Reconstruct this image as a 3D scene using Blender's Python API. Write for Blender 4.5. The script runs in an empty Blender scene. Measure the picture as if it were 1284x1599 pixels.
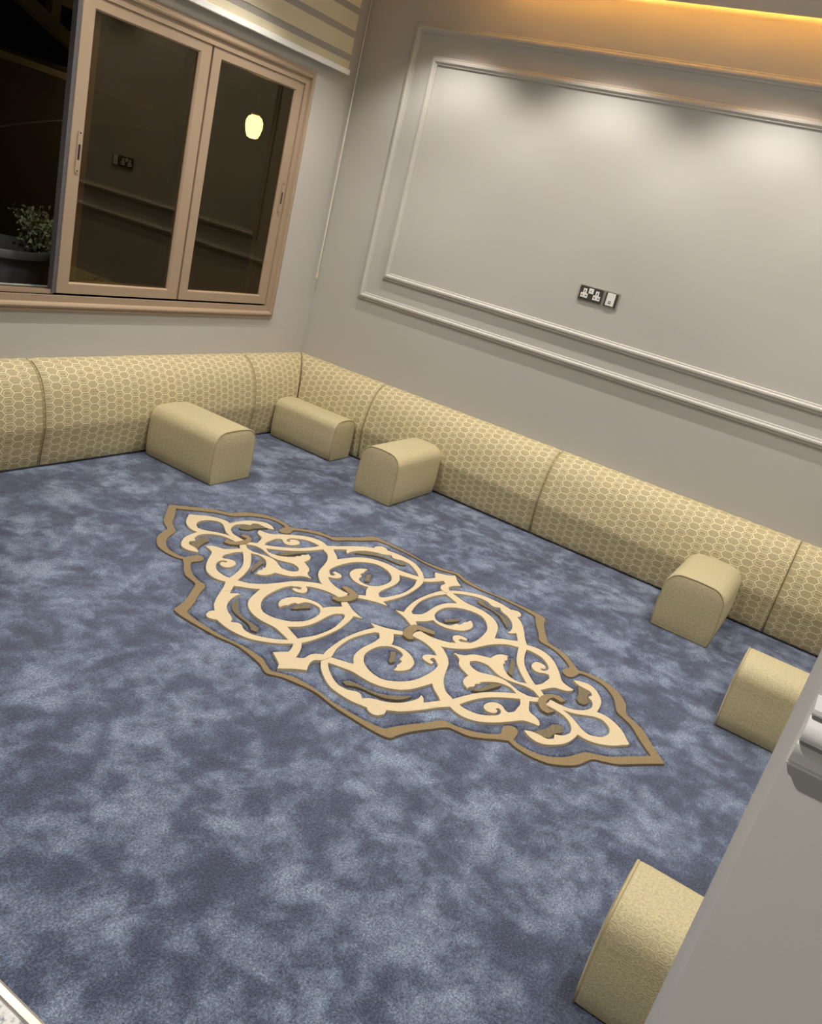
import bpy, bmesh, math, random
from mathutils import Vector, Matrix
from mathutils.geometry import tessellate_polygon

random.seed(7)
scene = bpy.context.scene
COL = scene.collection

# ------------------------------------------------------------------ camera
CAM = Vector((-4.6376, -3.4623, 1.5971))
yaw, pitch, roll = math.radians(-63.422), math.radians(-19.596), math.radians(14.6904)
fwd = Vector((-math.sin(yaw)*math.cos(pitch), math.cos(yaw)*math.cos(pitch), math.sin(pitch)))
rgt = fwd.cross(Vector((0, 0, 1))).normalized()
upv = rgt.cross(fwd)
cr = math.cos(roll)*rgt + math.sin(roll)*upv
cu = -math.sin(roll)*rgt + math.cos(roll)*upv
cd = bpy.data.cameras.new('camera')
cd.sensor_fit = 'HORIZONTAL'; cd.sensor_width = 36.0; cd.lens = 36.0*1291.058/1284.0
cd.clip_start = 0.02; cd.clip_end = 100
cam = bpy.data.objects.new('camera', cd); COL.objects.link(cam)
M = Matrix.Identity(4)
for i in range(3):
    M[i][0] = cr[i]; M[i][1] = cu[i]; M[i][2] = -fwd[i]; M[i][3] = CAM[i]
cam.matrix_world = M
scene.camera = cam

# ------------------------------------------------------------------ world (night sky), exposure
w = bpy.data.worlds.new('world'); scene.world = w; w.use_nodes = True
w.node_tree.nodes['Background'].inputs[0].default_value = (0.02, 0.022, 0.03, 1)
w.node_tree.nodes['Background'].inputs[1].default_value = 0.02
vs = scene.view_settings
vs.view_transform = 'Standard'; vs.look = 'None'; vs.gamma = 1.0; vs.use_curve_mapping = False
vs.exposure = 0.80

# light levels
SPOT_W = 40.0
SPOT_COL = (1.0, 0.955, 0.89)
COVE_COL = (1.0, 0.48, 0.085)
COVE_STRENGTH = 70.0
HALL_W = 110.0
FILL_LAMP = 9.0  # emission of the added centre fill

# ------------------------------------------------------------------ dimensions (metres)
ROOM_Y = -4.08           # wall facing the window
DOOR_X = -3.85           # room face of the doorway wall
HALL_X = -4.04           # hallway face of the doorway wall
CEIL_Z = 2.82
TOP_Z = 3.02

# ------------------------------------------------------------------ helpers
def new_obj(name, bm, mat, parent=None, smooth=False):
    me = bpy.data.meshes.new(name); bm.normal_update(); bm.to_mesh(me); bm.free()
    o = bpy.data.objects.new(name, me); COL.objects.link(o)
    if mat: me.materials.append(mat)
    if smooth:
        for p in me.polygons: p.use_smooth = True
    if parent: o.parent = parent
    return o

def empty(name, loc=(0, 0, 0)):
    o = bpy.data.objects.new(name, None); COL.objects.link(o); o.location = loc
    o.empty_display_size = 0.1
    return o

def tag(o, label, cat, group=None):
    o['label'] = label; o['category'] = cat
    if group: o['group'] = group
    return o

def structure(o, label=None):
    o['kind'] = 'structure'
    if label: o['label'] = label
    return o

def auto_smooth(o, angle=35):
    me = o.data
    for p in me.polygons: p.use_smooth = True
    me.set_sharp_from_angle(angle=math.radians(angle))

def bm_box(bm, x0, x1, y0, y1, z0, z1):
    v = [bm.verts.new((x, y, z)) for x in (x0, x1) for y in (y0, y1) for z in (z0, z1)]
    for f in ((0,1,3,2),(4,6,7,5),(0,4,5,1),(2,3,7,6),(0,2,6,4),(1,5,7,3)):
        bm.faces.new([v[i] for i in f])

def box(name, b, mat, parent=None, bevel=0.0, seg=2):
    bm = bmesh.new(); bm_box(bm, *b)
    bmesh.ops.recalc_face_normals(bm, faces=bm.faces)
    if bevel > 0:
        bmesh.ops.bevel(bm, geom=list(bm.edges), offset=bevel, segments=seg, profile=0.5, affect='EDGES')
    return new_obj(name, bm, mat, parent, smooth=False)

def boxes(name, bs, mat, parent=None):
    bm = bmesh.new()
    for b in bs: bm_box(bm, *b)
    bmesh.ops.recalc_face_normals(bm, faces=bm.faces)
    return new_obj(name, bm, mat, parent)

def bm_tube(bm, pts, r, n=8, closed=False, cap=True):
    pts = [Vector(p) for p in pts]; N = len(pts); rings = []
    for i, p in enumerate(pts):
        a = pts[(i-1) % N] if (closed or i > 0) else pts[i]
        b = pts[(i+1) % N] if (closed or i < N-1) else pts[i]
        t = (b-a).normalized()
        ref = Vector((0, 0, 1)) if abs(t.z) < 0.9 else Vector((1, 0, 0))
        if rings:
            ref = prev
        s = (ref - t*ref.dot(t)).normalized(); prev = s
        u = t.cross(s)
        rr = r[i] if isinstance(r, (list, tuple)) else r
        rings.append([bm.verts.new(p + rr*(math.cos(2*math.pi*k/n)*s + math.sin(2*math.pi*k/n)*u)) for k in range(n)])
    for i in range(N if closed else N-1):
        A, B = rings[i], rings[(i+1) % N]
        for k in range(n):
            bm.faces.new((A[k], A[(k+1) % n], B[(k+1) % n], B[k]))
    if cap and not closed:
        bm.faces.new(rings[0][::-1]); bm.faces.new(rings[-1])

def tube(name, pts, r, mat, parent=None, n=8, closed=False):
    bm = bmesh.new(); bm_tube(bm, pts, r, n, closed)
    bmesh.ops.recalc_face_normals(bm, faces=bm.faces)
    return new_obj(name, bm, mat, parent, smooth=True)

def lathe(name, prof, mat, parent=None, n=32, center=(0, 0, 0), lobes=0, lobe=0.0):
    bm = bmesh.new(); rings = []
    for r, z in prof:
        ring = []
        for k in range(n):
            a = 2*math.pi*k/n
            rr = r*(1 + lobe*math.cos(lobes*a)) if lobes else r
            ring.append(bm.verts.new((center[0]+rr*math.cos(a), center[1]+rr*math.sin(a), center[2]+z)))
        rings.append(ring)
    for A, B in zip(rings, rings[1:]):
        for k in range(n): bm.faces.new((A[k], A[(k+1) % n], B[(k+1) % n], B[k]))
    bm.faces.new(rings[0][::-1]); bm.faces.new(rings[-1])
    bmesh.ops.recalc_face_normals(bm, faces=bm.faces)
    o = new_obj(name, bm, mat, parent); auto_smooth(o, 40); return o

# a mitred rectangular moulding; rect in (a, z); to3d(a, d, z) with d = protrusion from the wall
def mitred(name, a0, a1, z0, z1, prof, to3d, mat, parent=None, wl=1, wr=1, wb=1, wt=1, smooth=30):
    bm = bmesh.new(); loops = []
    for i, d in prof:
        loops.append([bm.verts.new(to3d(a0+i*wl, d, z0+i*wb)), bm.verts.new(to3d(a1-i*wr, d, z0+i*wb)),
                      bm.verts.new(to3d(a1-i*wr, d, z1-i*wt)), bm.verts.new(to3d(a0+i*wl, d, z1-i*wt))])
    for A, B in zip(loops, loops[1:]):
        for k in range(4): bm.faces.new((A[k], A[(k+1) % 4], B[(k+1) % 4], B[k]))
    A, B = loops[-1], loops[0]
    for k in range(4): bm.faces.new((A[k], A[(k+1) % 4], B[(k+1) % 4], B[k]))
    bmesh.ops.recalc_face_normals(bm, faces=bm.faces)
    o = new_obj(name, bm, mat, parent)
    if smooth: auto_smooth(o, smooth)
    return o

# ------------------------------------------------------------------ materials
def srgb(r, g, b):
    f = lambda c: (c/255)/12.92 if c/255 <= 0.04045 else (((c/255)+0.055)/1.055)**2.4
    return (f(r), f(g), f(b), 1)

class NT:
    def __init__(s, name):
        s.m = bpy.data.materials.new(name); s.m.use_nodes = True
        s.t = s.m.node_tree; s.b = s.t.nodes['Principled BSDF']; s.out = s.t.nodes['Material Output']
    def n(s, typ, **kw):
        x = s.t.nodes.new(typ)
        for k, v in kw.items(): setattr(x, k, v)
        return x
    def l(s, a, b): s.t.links.new(a, b)
    def _set(s, sock, v):
        if v is None: return
        if hasattr(v, 'node'): s.l(v, sock)
        else: sock.default_value = v
    def math(s, op, a, b=None, c=None):
        x = s.n('ShaderNodeMath', operation=op)
        for i, v in enumerate((a, b, c)): s._set(x.inputs[i], v)
        return x.outputs[0]
    def vmath(s, op, a, b=None):
        x = s.n('ShaderNodeVectorMath', operation=op)
        s._set(x.inputs[0], a); s._set(x.inputs[1], b)
        return x.outputs['Value'] if op in ('LENGTH', 'DOT_PRODUCT') else x.outputs[0]
    def noise(s, vec, scale, detail=2, rough=0.5, dist=0.0):
        x = s.n('ShaderNodeTexNoise'); s._set(x.inputs['Vector'], vec)
        x.inputs['Scale'].default_value = scale; x.inputs['Detail'].default_value = detail
        x.inputs['Roughness'].default_value = rough; x.inputs['Distortion'].default_value = dist
        return x.outputs['Fac']
    def ramp(s, fac, stops):
        x = s.n('ShaderNodeValToRGB'); s._set(x.inputs[0], fac)
        e = x.color_ramp.elements
        e[0].position, e[0].color = stops[0]; e[1].position, e[1].color = stops[-1]
        for p, c in stops[1:-1]:
            q = e.new(p); q.color = c
        return x.outputs[0]
    def mix(s, fac, a, b, mode='MIX'):
        x = s.n('ShaderNodeMix', data_type='RGBA', blend_type=mode)
        s._set(x.inputs[0], fac); s._set(x.inputs[6], a); s._set(x.inputs[7], b)
        return x.outputs[2]
    def smooth(s, v, a, b):
        x = s.n('ShaderNodeMapRange', interpolation_type='SMOOTHSTEP')
        s._set(x.inputs[0], v); x.inputs[1].default_value = a; x.inputs[2].default_value = b
        return x.outputs[0]
    def bump(s, h, strength, dist=0.01):
        x = s.n('ShaderNodeBump'); s._set(x.inputs['Height'], h)
        x.inputs['Strength'].default_value = strength; x.inputs['Distance'].default_value = dist
        s.l(x.outputs[0], s.b.inputs['Normal'])
    def obj(s): return s.n('ShaderNodeTexCoord').outputs['Object']
    def gen(s):
        return s.n('ShaderNodeNewGeometry').outputs['Position']
    def set(s, **kw):
        for k, v in kw.items(): s._set(s.b.inputs[k.replace('_', ' ')], v)
        return s.m

def paint(name, col, rough=0.5, var=0.03, spec=0.4):
    t = NT(name); p = t.gen()
    f = t.noise(p, 3.0, 3)
    c = t.mix(f, tuple(x*(1-var) for x in col[:3])+(1,), tuple(min(1, x*(1+var)) for x in col[:3])+(1,))
    t.set(Base_Color=c, Roughness=rough); t.b.inputs['Specular IOR Level'].default_value = spec
    t.bump(t.noise(p, 220, 2), 0.06, 0.002)
    return t.m

def plain(name, col, rough=0.5, metal=0.0, var=0.04, scale=40):
    t = NT(name); f = t.noise(t.gen(), scale, 2)
    c = t.mix(f, tuple(x*(1-var) for x in col[:3])+(1,), tuple(min(1, x*(1+var)) for x in col[:3])+(1,))
    return t.set(Base_Color=c, Roughness=rough, Metallic=metal)

def emit(name, col, strength):
    t = NT(name); t.set(Base_Color=col, Roughness=0.5)
    t.b.inputs['Emission Color'].default_value = col; t.b.inputs['Emission Strength'].default_value = strength
    return t.m

MAT = {}
MAT['wall'] = paint('wall_paint', (0.47, 0.452, 0.415, 1), 0.42)
MAT['hall'] = paint('hall_paint', (0.50, 0.495, 0.475, 1), 0.5)
MAT['trim'] = paint('trim_paint', (0.49, 0.472, 0.435, 1), 0.35)
MAT['ceil'] = paint('ceiling_paint', (0.55, 0.54, 0.52, 1), 0.6)
MAT['hall_trim'] = paint('hall_trim_paint', (0.66, 0.66, 0.65, 1), 0.4)
MAT['frame'] = plain('window_metal', (0.335, 0.245, 0.165, 1), 0.36, 0.0, 0.03, 8)
MAT['seal'] = plain('grey_seal', (0.09, 0.085, 0.085, 1), 0.5)
MAT['black'] = plain('black_gap', (0.01, 0.008, 0.008, 1), 0.6)
MAT['white'] = plain('white_plastic', (0.78, 0.76, 0.70, 1), 0.35)
MAT['gunmetal'] = plain('gunmetal_plate', (0.085, 0.08, 0.075, 1), 0.35, 0.6)
MAT['steel'] = plain('bright_metal_edge', (0.50, 0.47, 0.42, 1), 0.3, 0.7)
MAT['bar'] = plain('white_bar', (0.80, 0.79, 0.76, 1), 0.35)
MAT['cord'] = plain('cord_white', (0.80, 0.74, 0.62, 1), 0.4)
MAT['brass'] = plain('cord_weight', (0.75, 0.62, 0.36, 1), 0.3)
MAT['pot'] = plain('black_pot', (0.11, 0.115, 0.12, 1), 0.45, 0, 0.25, 14)
MAT['soil'] = plain('soil', (0.03, 0.022, 0.016, 1), 0.9)
MAT['leaf'] = plain('leaf_green', (0.33, 0.40, 0.24, 1), 0.5, 0, 0.4, 30)
MAT['stem'] = plain('stem_brown', (0.07, 0.05, 0.03, 1), 0.7)
MAT['timber'] = plain('old_timber', (0.50, 0.42, 0.25, 1), 0.7, 0, 0.25, 6)
MAT['night_wall'] = plain('outer_render', (0.035, 0.028, 0.024, 1), 0.8, 0, 0.15, 5)
MAT['ground'] = plain('terrace_concrete', (0.08, 0.075, 0.07, 1), 0.9, 0, 0.2, 5)
MAT['lamp_metal'] = plain('lantern_metal', (0.05, 0.04, 0.03, 1), 0.4, 0.6)
MAT['wire'] = plain('pale_wire', (0.80, 0.80, 0.78, 1), 0.5)

def mat_zebra(name, col, trans):
    t = NT(name); p = t.gen()
    f = t.noise(t.vmath('MULTIPLY', p, (300, 300, 900)), 1.0, 1)
    c = t.mix(f, tuple(x*0.93 for x in col[:3])+(1,), col)
    t.set(Base_Color=c, Roughness=0.7)
    tr = t.n('ShaderNodeBsdfTranslucent'); t.l(c, tr.inputs[0])
    mx = t.n('ShaderNodeMixShader'); mx.inputs[0].default_value = trans
    t.l(t.b.outputs[0], mx.inputs[1]); t.l(tr.outputs[0], mx.inputs[2]); t.l(mx.outputs[0], t.out.inputs[0])
    return t.m
MAT['band_cream'] = mat_zebra('blind_cream', (0.86, 0.79, 0.58, 1), 0.25)
MAT['band_grey'] = mat_zebra('blind_grey', (0.50, 0.47, 0.43, 1), 0.25)

def mat_glass():
    t = NT('bronze_glass')
    tr = t.n('ShaderNodeBsdfTransparent'); tr.inputs[0].default_value = (0.30, 0.22, 0.12, 1)
    gl = t.n('ShaderNodeBsdfGlossy'); gl.inputs['Color'].default_value = (1.0, 0.86, 0.60, 1)
    gl.inputs['Roughness'].default_value = 0.012
    fr = t.n('ShaderNodeFresnel'); fr.inputs[0].default_value = 1.62
    mx = t.n('ShaderNodeMixShader')
    geo = t.n('ShaderNodeNewGeometry')
    front = t.math('SUBTRACT', 1.0, geo.outputs['Backfacing'])
    t.l(t.math('MULTIPLY', fr.outputs[0], front), mx.inputs[0])
    t.l(t.mix(geo.outputs['Backfacing'], (0.30, 0.22, 0.12, 1), (1, 1, 1, 1)), tr.inputs[0])
    t.l(tr.outputs[0], mx.inputs[1]); t.l(gl.outputs[0], mx.inputs[2]); t.l(mx.outputs[0], t.out.inputs[0])
    return t.m
MAT['glass'] = mat_glass()

# ---- upholstery: hexagon trellis woven in a pale yarn over an olive-gold ground
def mat_fabric(name, ground, line, contrast, cell=0.039, stretch=1.55, stripe=1.0):
    t = NT(name)
    uv = t.n('ShaderNodeTexCoord').outputs['UV']
    sx = t.n('ShaderNodeSeparateXYZ'); t.l(uv, sx.inputs[0])
    wob = t.noise(uv, 30, 2)
    # swap so that hexagons are long along the cushion
    px = t.math('DIVIDE', sx.outputs[1], cell)
    py = t.math('DIVIDE', sx.outputs[0], cell*stretch)
    def cellmod(v, period, off):
        a = t.math('ADD', v, off)
        return t.math('SUBTRACT', t.math('FLOORED_MODULO', a, period), period/2)
    R3 = 1.7320508
    ax, ay = cellmod(px, 1.0, 0.0), cellmod(py, R3, 0.0)
    bx, by = cellmod(px, 1.0, 0.5), cellmod(py, R3, R3/2)
    la = t.math('ADD', t.math('MULTIPLY', ax, ax), t.math('MULTIPLY', ay, ay))
    lb = t.math('ADD', t.math('MULTIPLY', bx, bx), t.math('MULTIPLY', by, by))
    sel = t.math('LESS_THAN', la, lb)
    mixf = lambda a, b: t.math('ADD', t.math('MULTIPLY', a, sel), t.math('MULTIPLY', b, t.math('SUBTRACT', 1.0, sel)))
    gx, gy = t.math('ABSOLUTE', mixf(ax, bx)), t.math('ABSOLUTE', mixf(ay, by))
    hexd = t.math('MAXIMUM', gx, t.math('ADD', t.math('MULTIPLY', gx, 0.5), t.math('MULTIPLY', gy, 0.8660254)))
    edge = t.smooth(hexd, 0.425, 0.458)
    # inner ring
    rad = t.math('SQRT', t.math('ADD', t.math('MULTIPLY', gx, gx), t.math('MULTIPLY', t.math('MULTIPLY', gy, gy), 0.55)))
    ring = t.math('SUBTRACT', 1.0, t.smooth(t.math('ABSOLUTE', t.math('SUBTRACT', rad, 0.255)), 0.018, 0.05))
    ring = t.math('MULTIPLY', ring, t.math('SUBTRACT', 1.0, sel))
    # weft stripes within the cells
    st = t.math('SINE', t.math('MULTIPLY', px, 2*math.pi*5))
    st = t.math('MULTIPLY', t.smooth(st, 0.2, 0.9), t.math('MULTIPLY_ADD', sel, 0.8, 0.2))
    fine = t.noise(uv, 900, 2)
    pat = t.math('MAXIMUM', edge, t.math('MULTIPLY', ring, 0.8))
    pat = t.math('MAXIMUM', pat, t.math('MULTIPLY', st, 0.42*stripe))
    pat = t.math('MULTIPLY', pat, t.math('ADD', 0.75, t.math('MULTIPLY', wob, 0.5)))
    fac = t.math('MULTIPLY', pat, contrast)
    g2 = t.mix(t.smooth(fine, 0.3, 0.7), tuple(x*0.72 for x in ground[:3])+(1,), tuple(x*1.22 for x in ground[:3])+(1,))
    mott = t.noise(uv, 150, 3, 0.7)
    g2 = t.mix(t.smooth(mott, 0.34, 0.66), t.mix(1.0, g2, (0.80, 0.80, 0.80, 1), 'MULTIPLY'), t.mix(1.0, g2, (1.16, 1.16, 1.14, 1), 'MULTIPLY'))
    col = t.mix(fac, g2, line)
    t.set(Base_Color=col, Roughness=0.62)
    t.b.inputs['Sheen Weight'].default_value = 0.25
    t.b.inputs['Sheen Roughness'].default_value = 0.4
    t.b.inputs['Sheen Tint'].default_value = (1, 0.9, 0.6, 1)
    h = t.math('ADD', t.math('MULTIPLY', pat, 0.7), t.math('ADD', t.math('MULTIPLY', fine, 0.5), t.math('MULTIPLY', mott, 0.8)))
    t.bump(h, 0.5, 0.003)
    return t.m
MAT['fabric'] = mat_fabric('trellis_fabric', (0.41, 0.335, 0.18, 1), (0.78, 0.69, 0.44, 1), 0.88)
MAT['arm_fabric'] = mat_fabric('arm_fabric', (0.50, 0.43, 0.255, 1), (0.62, 0.53, 0.30, 1), 0.26, cell=0.023, stripe=1.2)
MAT['piping'] = plain('piping_cord', (0.42, 0.35, 0.19, 1), 0.7, 0, 0.15, 200)

# ---- carpet pile
def mat_carpet():
    t = NT('blue_pile'); p = t.gen()
    warp = t.n('ShaderNodeTexNoise'); t.l(p, warp.inputs['Vector']); warp.inputs['Scale'].default_value = 2.2
    warp.inputs['Detail'].default_value = 3
    q = t.vmath('ADD', p, t.vmath('SCALE', t.vmath('SUBTRACT', warp.outputs['Color'], (0.5, 0.5, 0.5)), None))
    q.node.inputs[1].links[0].from_node.inputs['Scale'].default_value = 0.16
    big = t.noise(q, 5.2, 4, 0.55, 0.15)           # brushed areas of the pile
    mid = t.noise(q, 15.0, 4, 0.6, 0.2)
    f = t.math('ADD', t.math('MULTIPLY', big, 0.58), t.math('MULTIPLY', mid, 0.42))
    base = t.ramp(f, [(0.38, (0.048, 0.058, 0.101, 1)), (0.468, (0.069, 0.085, 0.141, 1)),
                      (0.52, (0.108, 0.136, 0.208, 1)), (0.62, (0.190, 0.236, 0.326, 1))])
    spk = t.noise(p, 235, 3, 0.75)
    spk2 = t.noise(p, 130, 2, 0.6)
    s = t.math('ADD', t.math('MULTIPLY', spk, 0.65), t.math('MULTIPLY', spk2, 0.35))
    tone = t.ramp(s, [(0.36, (0.34, 0.34, 0.37, 1)), (0.5, (0.95, 0.95, 0.95, 1)), (0.63, (1.95, 1.90, 1.85, 1))])
    c = t.mix(1.0, base, tone, 'MULTIPLY')
    t.set(Base_Color=c, Roughness=0.9); t.b.inputs['Specular IOR Level'].default_value = 0.15
    t.b.inputs['Sheen Weight'].default_value = 0.2
    t.bump(s, 0.8, 0.008)
    return t.m
MAT['carpet'] = mat_carpet()

def mat_pile(name, col, lo=0.75, hi=1.12):
    t = NT(name); p = t.gen()
    spk = t.noise(p, 260, 3, 0.65)
    big = t.noise(p, 9, 3)
    c = t.mix(t.smooth(spk, 0.3, 0.7), tuple(x*lo for x in col[:3])+(1,), tuple(min(1, x*hi) for x in col[:3])+(1,))
    c = t.mix(t.math('MULTIPLY', big, 0.3), c, tuple(x*0.8 for x in col[:3])+(1,))
    t.set(Base_Color=c, Roughness=0.9); t.b.inputs['Specular IOR Level'].default_value = 0.1
    t.b.inputs['Sheen Weight'].default_value = 0.15
    t.bump(spk, 0.5, 0.005)
    return t.m
MAT['cream'] = mat_pile('cream_pile', (0.585, 0.475, 0.305, 1), 0.88, 1.06)
MAT['dark_brown'] = mat_pile('olive_brown_pile', (0.165, 0.130, 0.075, 1), 0.55, 1.3)
MAT['brown'] = mat_pile('brown_pile', (0.235, 0.170, 0.088, 1), 0.65, 1.25)

def mat_marble():
    t = NT('white_marble'); p = t.gen()
    n = t.noise(p, 14, 6, 0.65, 1.2); m = t.noise(p, 75, 3, 0.6)
    c = t.ramp(t.math('ADD', t.math('MULTIPLY', n, 0.6), t.math('MULTIPLY', m, 0.4)),
               [(0.40, (0.16, 0.17, 0.22, 1)), (0.50, (0.66, 0.66, 0.64, 1)), (0.7, (0.82, 0.81, 0.77, 1))])
    return t.set(Base_Color=c, Roughness=0.15)
MAT['marble'] = mat_marble()

# ================================================================== STRUCTURE
# window opening in the back wall
WX0, WX1, WZ0, WZ1 = -2.86, -0.455, 0.81, 2.115
structure(boxes('floor', [(-6.4, 0.2, ROOM_Y-1.2, 0.2, -0.12, -0.012)], MAT['ground']), 'concrete slab under the room')
wb = boxes('wall_back', [(-4.04, WX0, 0, 0.2, -0.01, TOP_Z), (WX1, 0.2, 0, 0.2, -0.01, TOP_Z),
                         (WX0, WX1, 0, 0.2, -0.01, WZ0), (WX0, WX1, 0, 0.2, WZ1, TOP_Z)], MAT['wall'])
structure(wb, 'plain greige wall with the window')
wr = boxes('wall_right', [(0, 0.2, ROOM_Y-0.2, 0.0, -0.01, TOP_Z)], MAT['wall'])
structure(wr, 'greige wall with picture-frame mouldings')
wf = boxes('wall_front', [(HALL_X, 0.0, ROOM_Y-0.2, ROOM_Y, -0.01, TOP_Z)], MAT['wall'])
structure(wf, 'greige wall opposite the window')
JY0, JY1, HEAD = -3.500, -1.90, 2.35
wl = boxes('wall_left', [(HALL_X, DOOR_X, ROOM_Y, JY0, -0.01, TOP_Z), (HALL_X, DOOR_X, JY1, 0.0, -0.01, TOP_Z),
                         (HALL_X, DOOR_X, JY0, JY1, HEAD, TOP_Z)], MAT['hall'])
structure(wl, 'wall with the doorway, its grey reveal edge in the foreground')
structure(boxes('ceiling', [(DOOR_X+0.15, -0.15, ROOM_Y+0.15, -0.15, CEIL_Z, CEIL_Z+0.05)], MAT['ceil']), 'dropped ceiling panel with cove gap')
structure(boxes('ceiling_slab', [(-6.4, 0.2, ROOM_Y-1.2, 0.2, TOP_Z, TOP_Z+0.1)], MAT['ceil']), 'upper ceiling slab above the cove')
# hallway the photograph is taken from
structure(boxes('hall_floor', [(-6.2, -3.856, -5.2, -0.6, -0.012, 0.0)], MAT['marble']), 'white veined marble floor outside the doorway')
structure(boxes('wall_hall_far', [(-6.4, -6.2, -5.3, 0.2, -0.01, TOP_Z)], MAT['hall']), 'hallway wall')
structure(boxes('wall_hall_end', [(-6.2, HALL_X, -5.3, -5.2, -0.01, TOP_Z)], MAT['hall']), 'hallway end wall')
structure(boxes('wall_hall_side', [(HALL_X-0.005, HALL_X, -5.2, ROOM_Y, -0.01, TOP_Z), (-6.2, HALL_X, -0.6, -0.5, -0.01, TOP_Z)], MAT['hall']), 'hallway side wall')

# panel mouldings on the right wall
PROF = [(0, -0.002), (0, 0.010), (0.004, 0.013), (0.010, 0.013), (0.013, 0.018), (0.020, 0.0235), (0.029, 0.0235),
        (0.034, 0.017), (0.037, 0.011), (0.043, 0.011), (0.046, 0.008), (0.046, -0.002)]
def onright(a, d, z): return (-d, a, z)
structure(mitred('trim_1', -3.72, -0.367, 0.980, 2.605, PROF, onright, MAT['trim']), 'outer rectangular wall moulding, painted to match')
structure(mitred('trim_2', -3.56, -0.524, 1.139, 2.443, PROF, onright, MAT['trim']), 'inner rectangular wall moulding, painted to match')

# chair rail on the hallway side of the doorway wall
rail_prof = [(0.000, 1.304), (0.004, 1.304), (0.0055, 1.306), (0.0055, 1.308), (0.008, 1.310), (0.012, 1.314), (0.0155, 1.319), (0.017, 1.324), (0.017, 1.3275),
             (0.013, 1.3285), (0.013, 1.330), (0.017, 1.3305), (0.021, 1.3325), (0.0235, 1.336), (0.024, 1.340), (0.023, 1.344), (0.0205, 1.347), (0.016, 1.349),
             (0.014, 1.3495), (0.014, 1.3515), (0.018, 1.352), (0.020, 1.354), (0.020, 1.357), (0.017, 1.359), (0.000, 1.360)]
bm = bmesh.new()
e0 = [bm.verts.new((HALL_X-d, JY0-0.001, z)) for d, z in rail_prof]
e1 = [bm.verts.new((HALL_X-d, ROOM_Y-1.0, z)) for d, z in rail_prof]
for i in range(len(rail_prof)-1): bm.faces.new((e0[i], e0[i+1], e1[i+1], e1[i]))
bm.faces.new(e0); bm.faces.new(e1[::-1])
bmesh.ops.recalc_face_normals(bm, faces=bm.faces)
o = new_obj('trim_3', bm, MAT['hall_trim']); auto_smooth(o, 35)
structure(o, 'white profiled chair rail on the foreground wall')

# threshold strip between carpet and marble
bm = bmesh.new()
tp = [(-3.856, 0.0), (-3.855, 0.003), (-3.852, 0.0045), (-3.837, 0.0045), (-3.832, 0.003), (-3.831, 0.0)]
e0 = [bm.verts.new((x, JY0, z)) for x, z in tp]; e1 = [bm.verts.new((x, JY1, z)) for x, z in tp]
for i in range(len(tp)-1): bm.faces.new((e0[i], e0[i+1], e1[i+1], e1[i]))
bm.faces.new(e0); bm.faces.new(e1[::-1]); bm.faces.new((e0[0], e1[0], e1[-1], e0[-1]))
bmesh.ops.recalc_face_normals(bm, faces=bm.faces)
structure(new_obj('trim_4', bm, MAT['steel']), 'bright metal threshold strip at the carpet edge')

# ------------------------------------------------------------------ window
def onback(a, d, z): return (a, -d, z)
win = structure(empty('window_1', (-1.62, 0, 0.8)), 'beige metal sliding window with bronze glass, left third open')
IW = Matrix.Translation((1.62, 0, -0.8))
def child(o, p):
    o.parent = p; o.matrix_parent_inverse = p.matrix_basis.inverted() if p.type == 'EMPTY' else Matrix.Identity(4)
    return o
FP = [(0, -0.002), (0, 0.012), (0.006, 0.015), (0.012, 0.012), (0.016, 0.014), (0.022, 0.024), (0.030, 0.027), (0.038, 0.023), (0.042, 0.014),
      (0.045, 0.007), (0.076, 0.007), (0.077, 0.004), (0.077, -0.16), (0.05, -0.16)]
child(mitred('window_frame', -2.93, -0.384, 0.733, 2.184, FP, onback, MAT['frame']), win)
SP = [(0.0, -0.030), (0.0, 0.000), (0.02, 0.0025), (0.88, 0.0025), (0.93, -0.001), (1.0, -0.006), (1.0, -0.030)]
def sash(x0, x1, z0, z1, wl_, wr_, wb_, wt_, yoff):
    f = lambda a, d, z: (a, yoff-d, z)
    s = child(mitred('sash', x0, x1, z0, z1, SP, f, MAT['frame'], None, wl_, wr_, wb_, wt_), win)
    pane = box('pane', (x0+wl_-0.004, x1-wr_+0.004, yoff+0.013, yoff+0.017, z0+wb_-0.004, z1-wt_+0.004), MAT['glass'])
    pane.parent = s
    return s
sash(-1.983, -1.212, 0.819, 2.107, 0.072, 0.078, 0.054, 0.053, 0.004)
sash(-1.200, -0.464, 0.819, 2.107, 0.068, 0.066, 0.055, 0.052, 0.004)
sash(-1.880, -1.130, 0.819, 2.107, 0.040, 0.066, 0.055, 0.052, 0.055)
child(boxes('seal_strip', [(-2.004, -1.9835, 0.006, 0.040, 0.819, 2.107)], MAT['seal']), win)
child(boxes('mullion_gap', [(-1.2115, -1.2005, 0.020, 0.034, 0.819, 2.107)], MAT['black']), win)
child(boxes('track', [(WX0, -1.99, 0.012, 0.020, 0.812, 0.832), (WX0, -1.99, 0.050, 0.058, 0.812, 0.828)], MAT['frame']), win)
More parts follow.
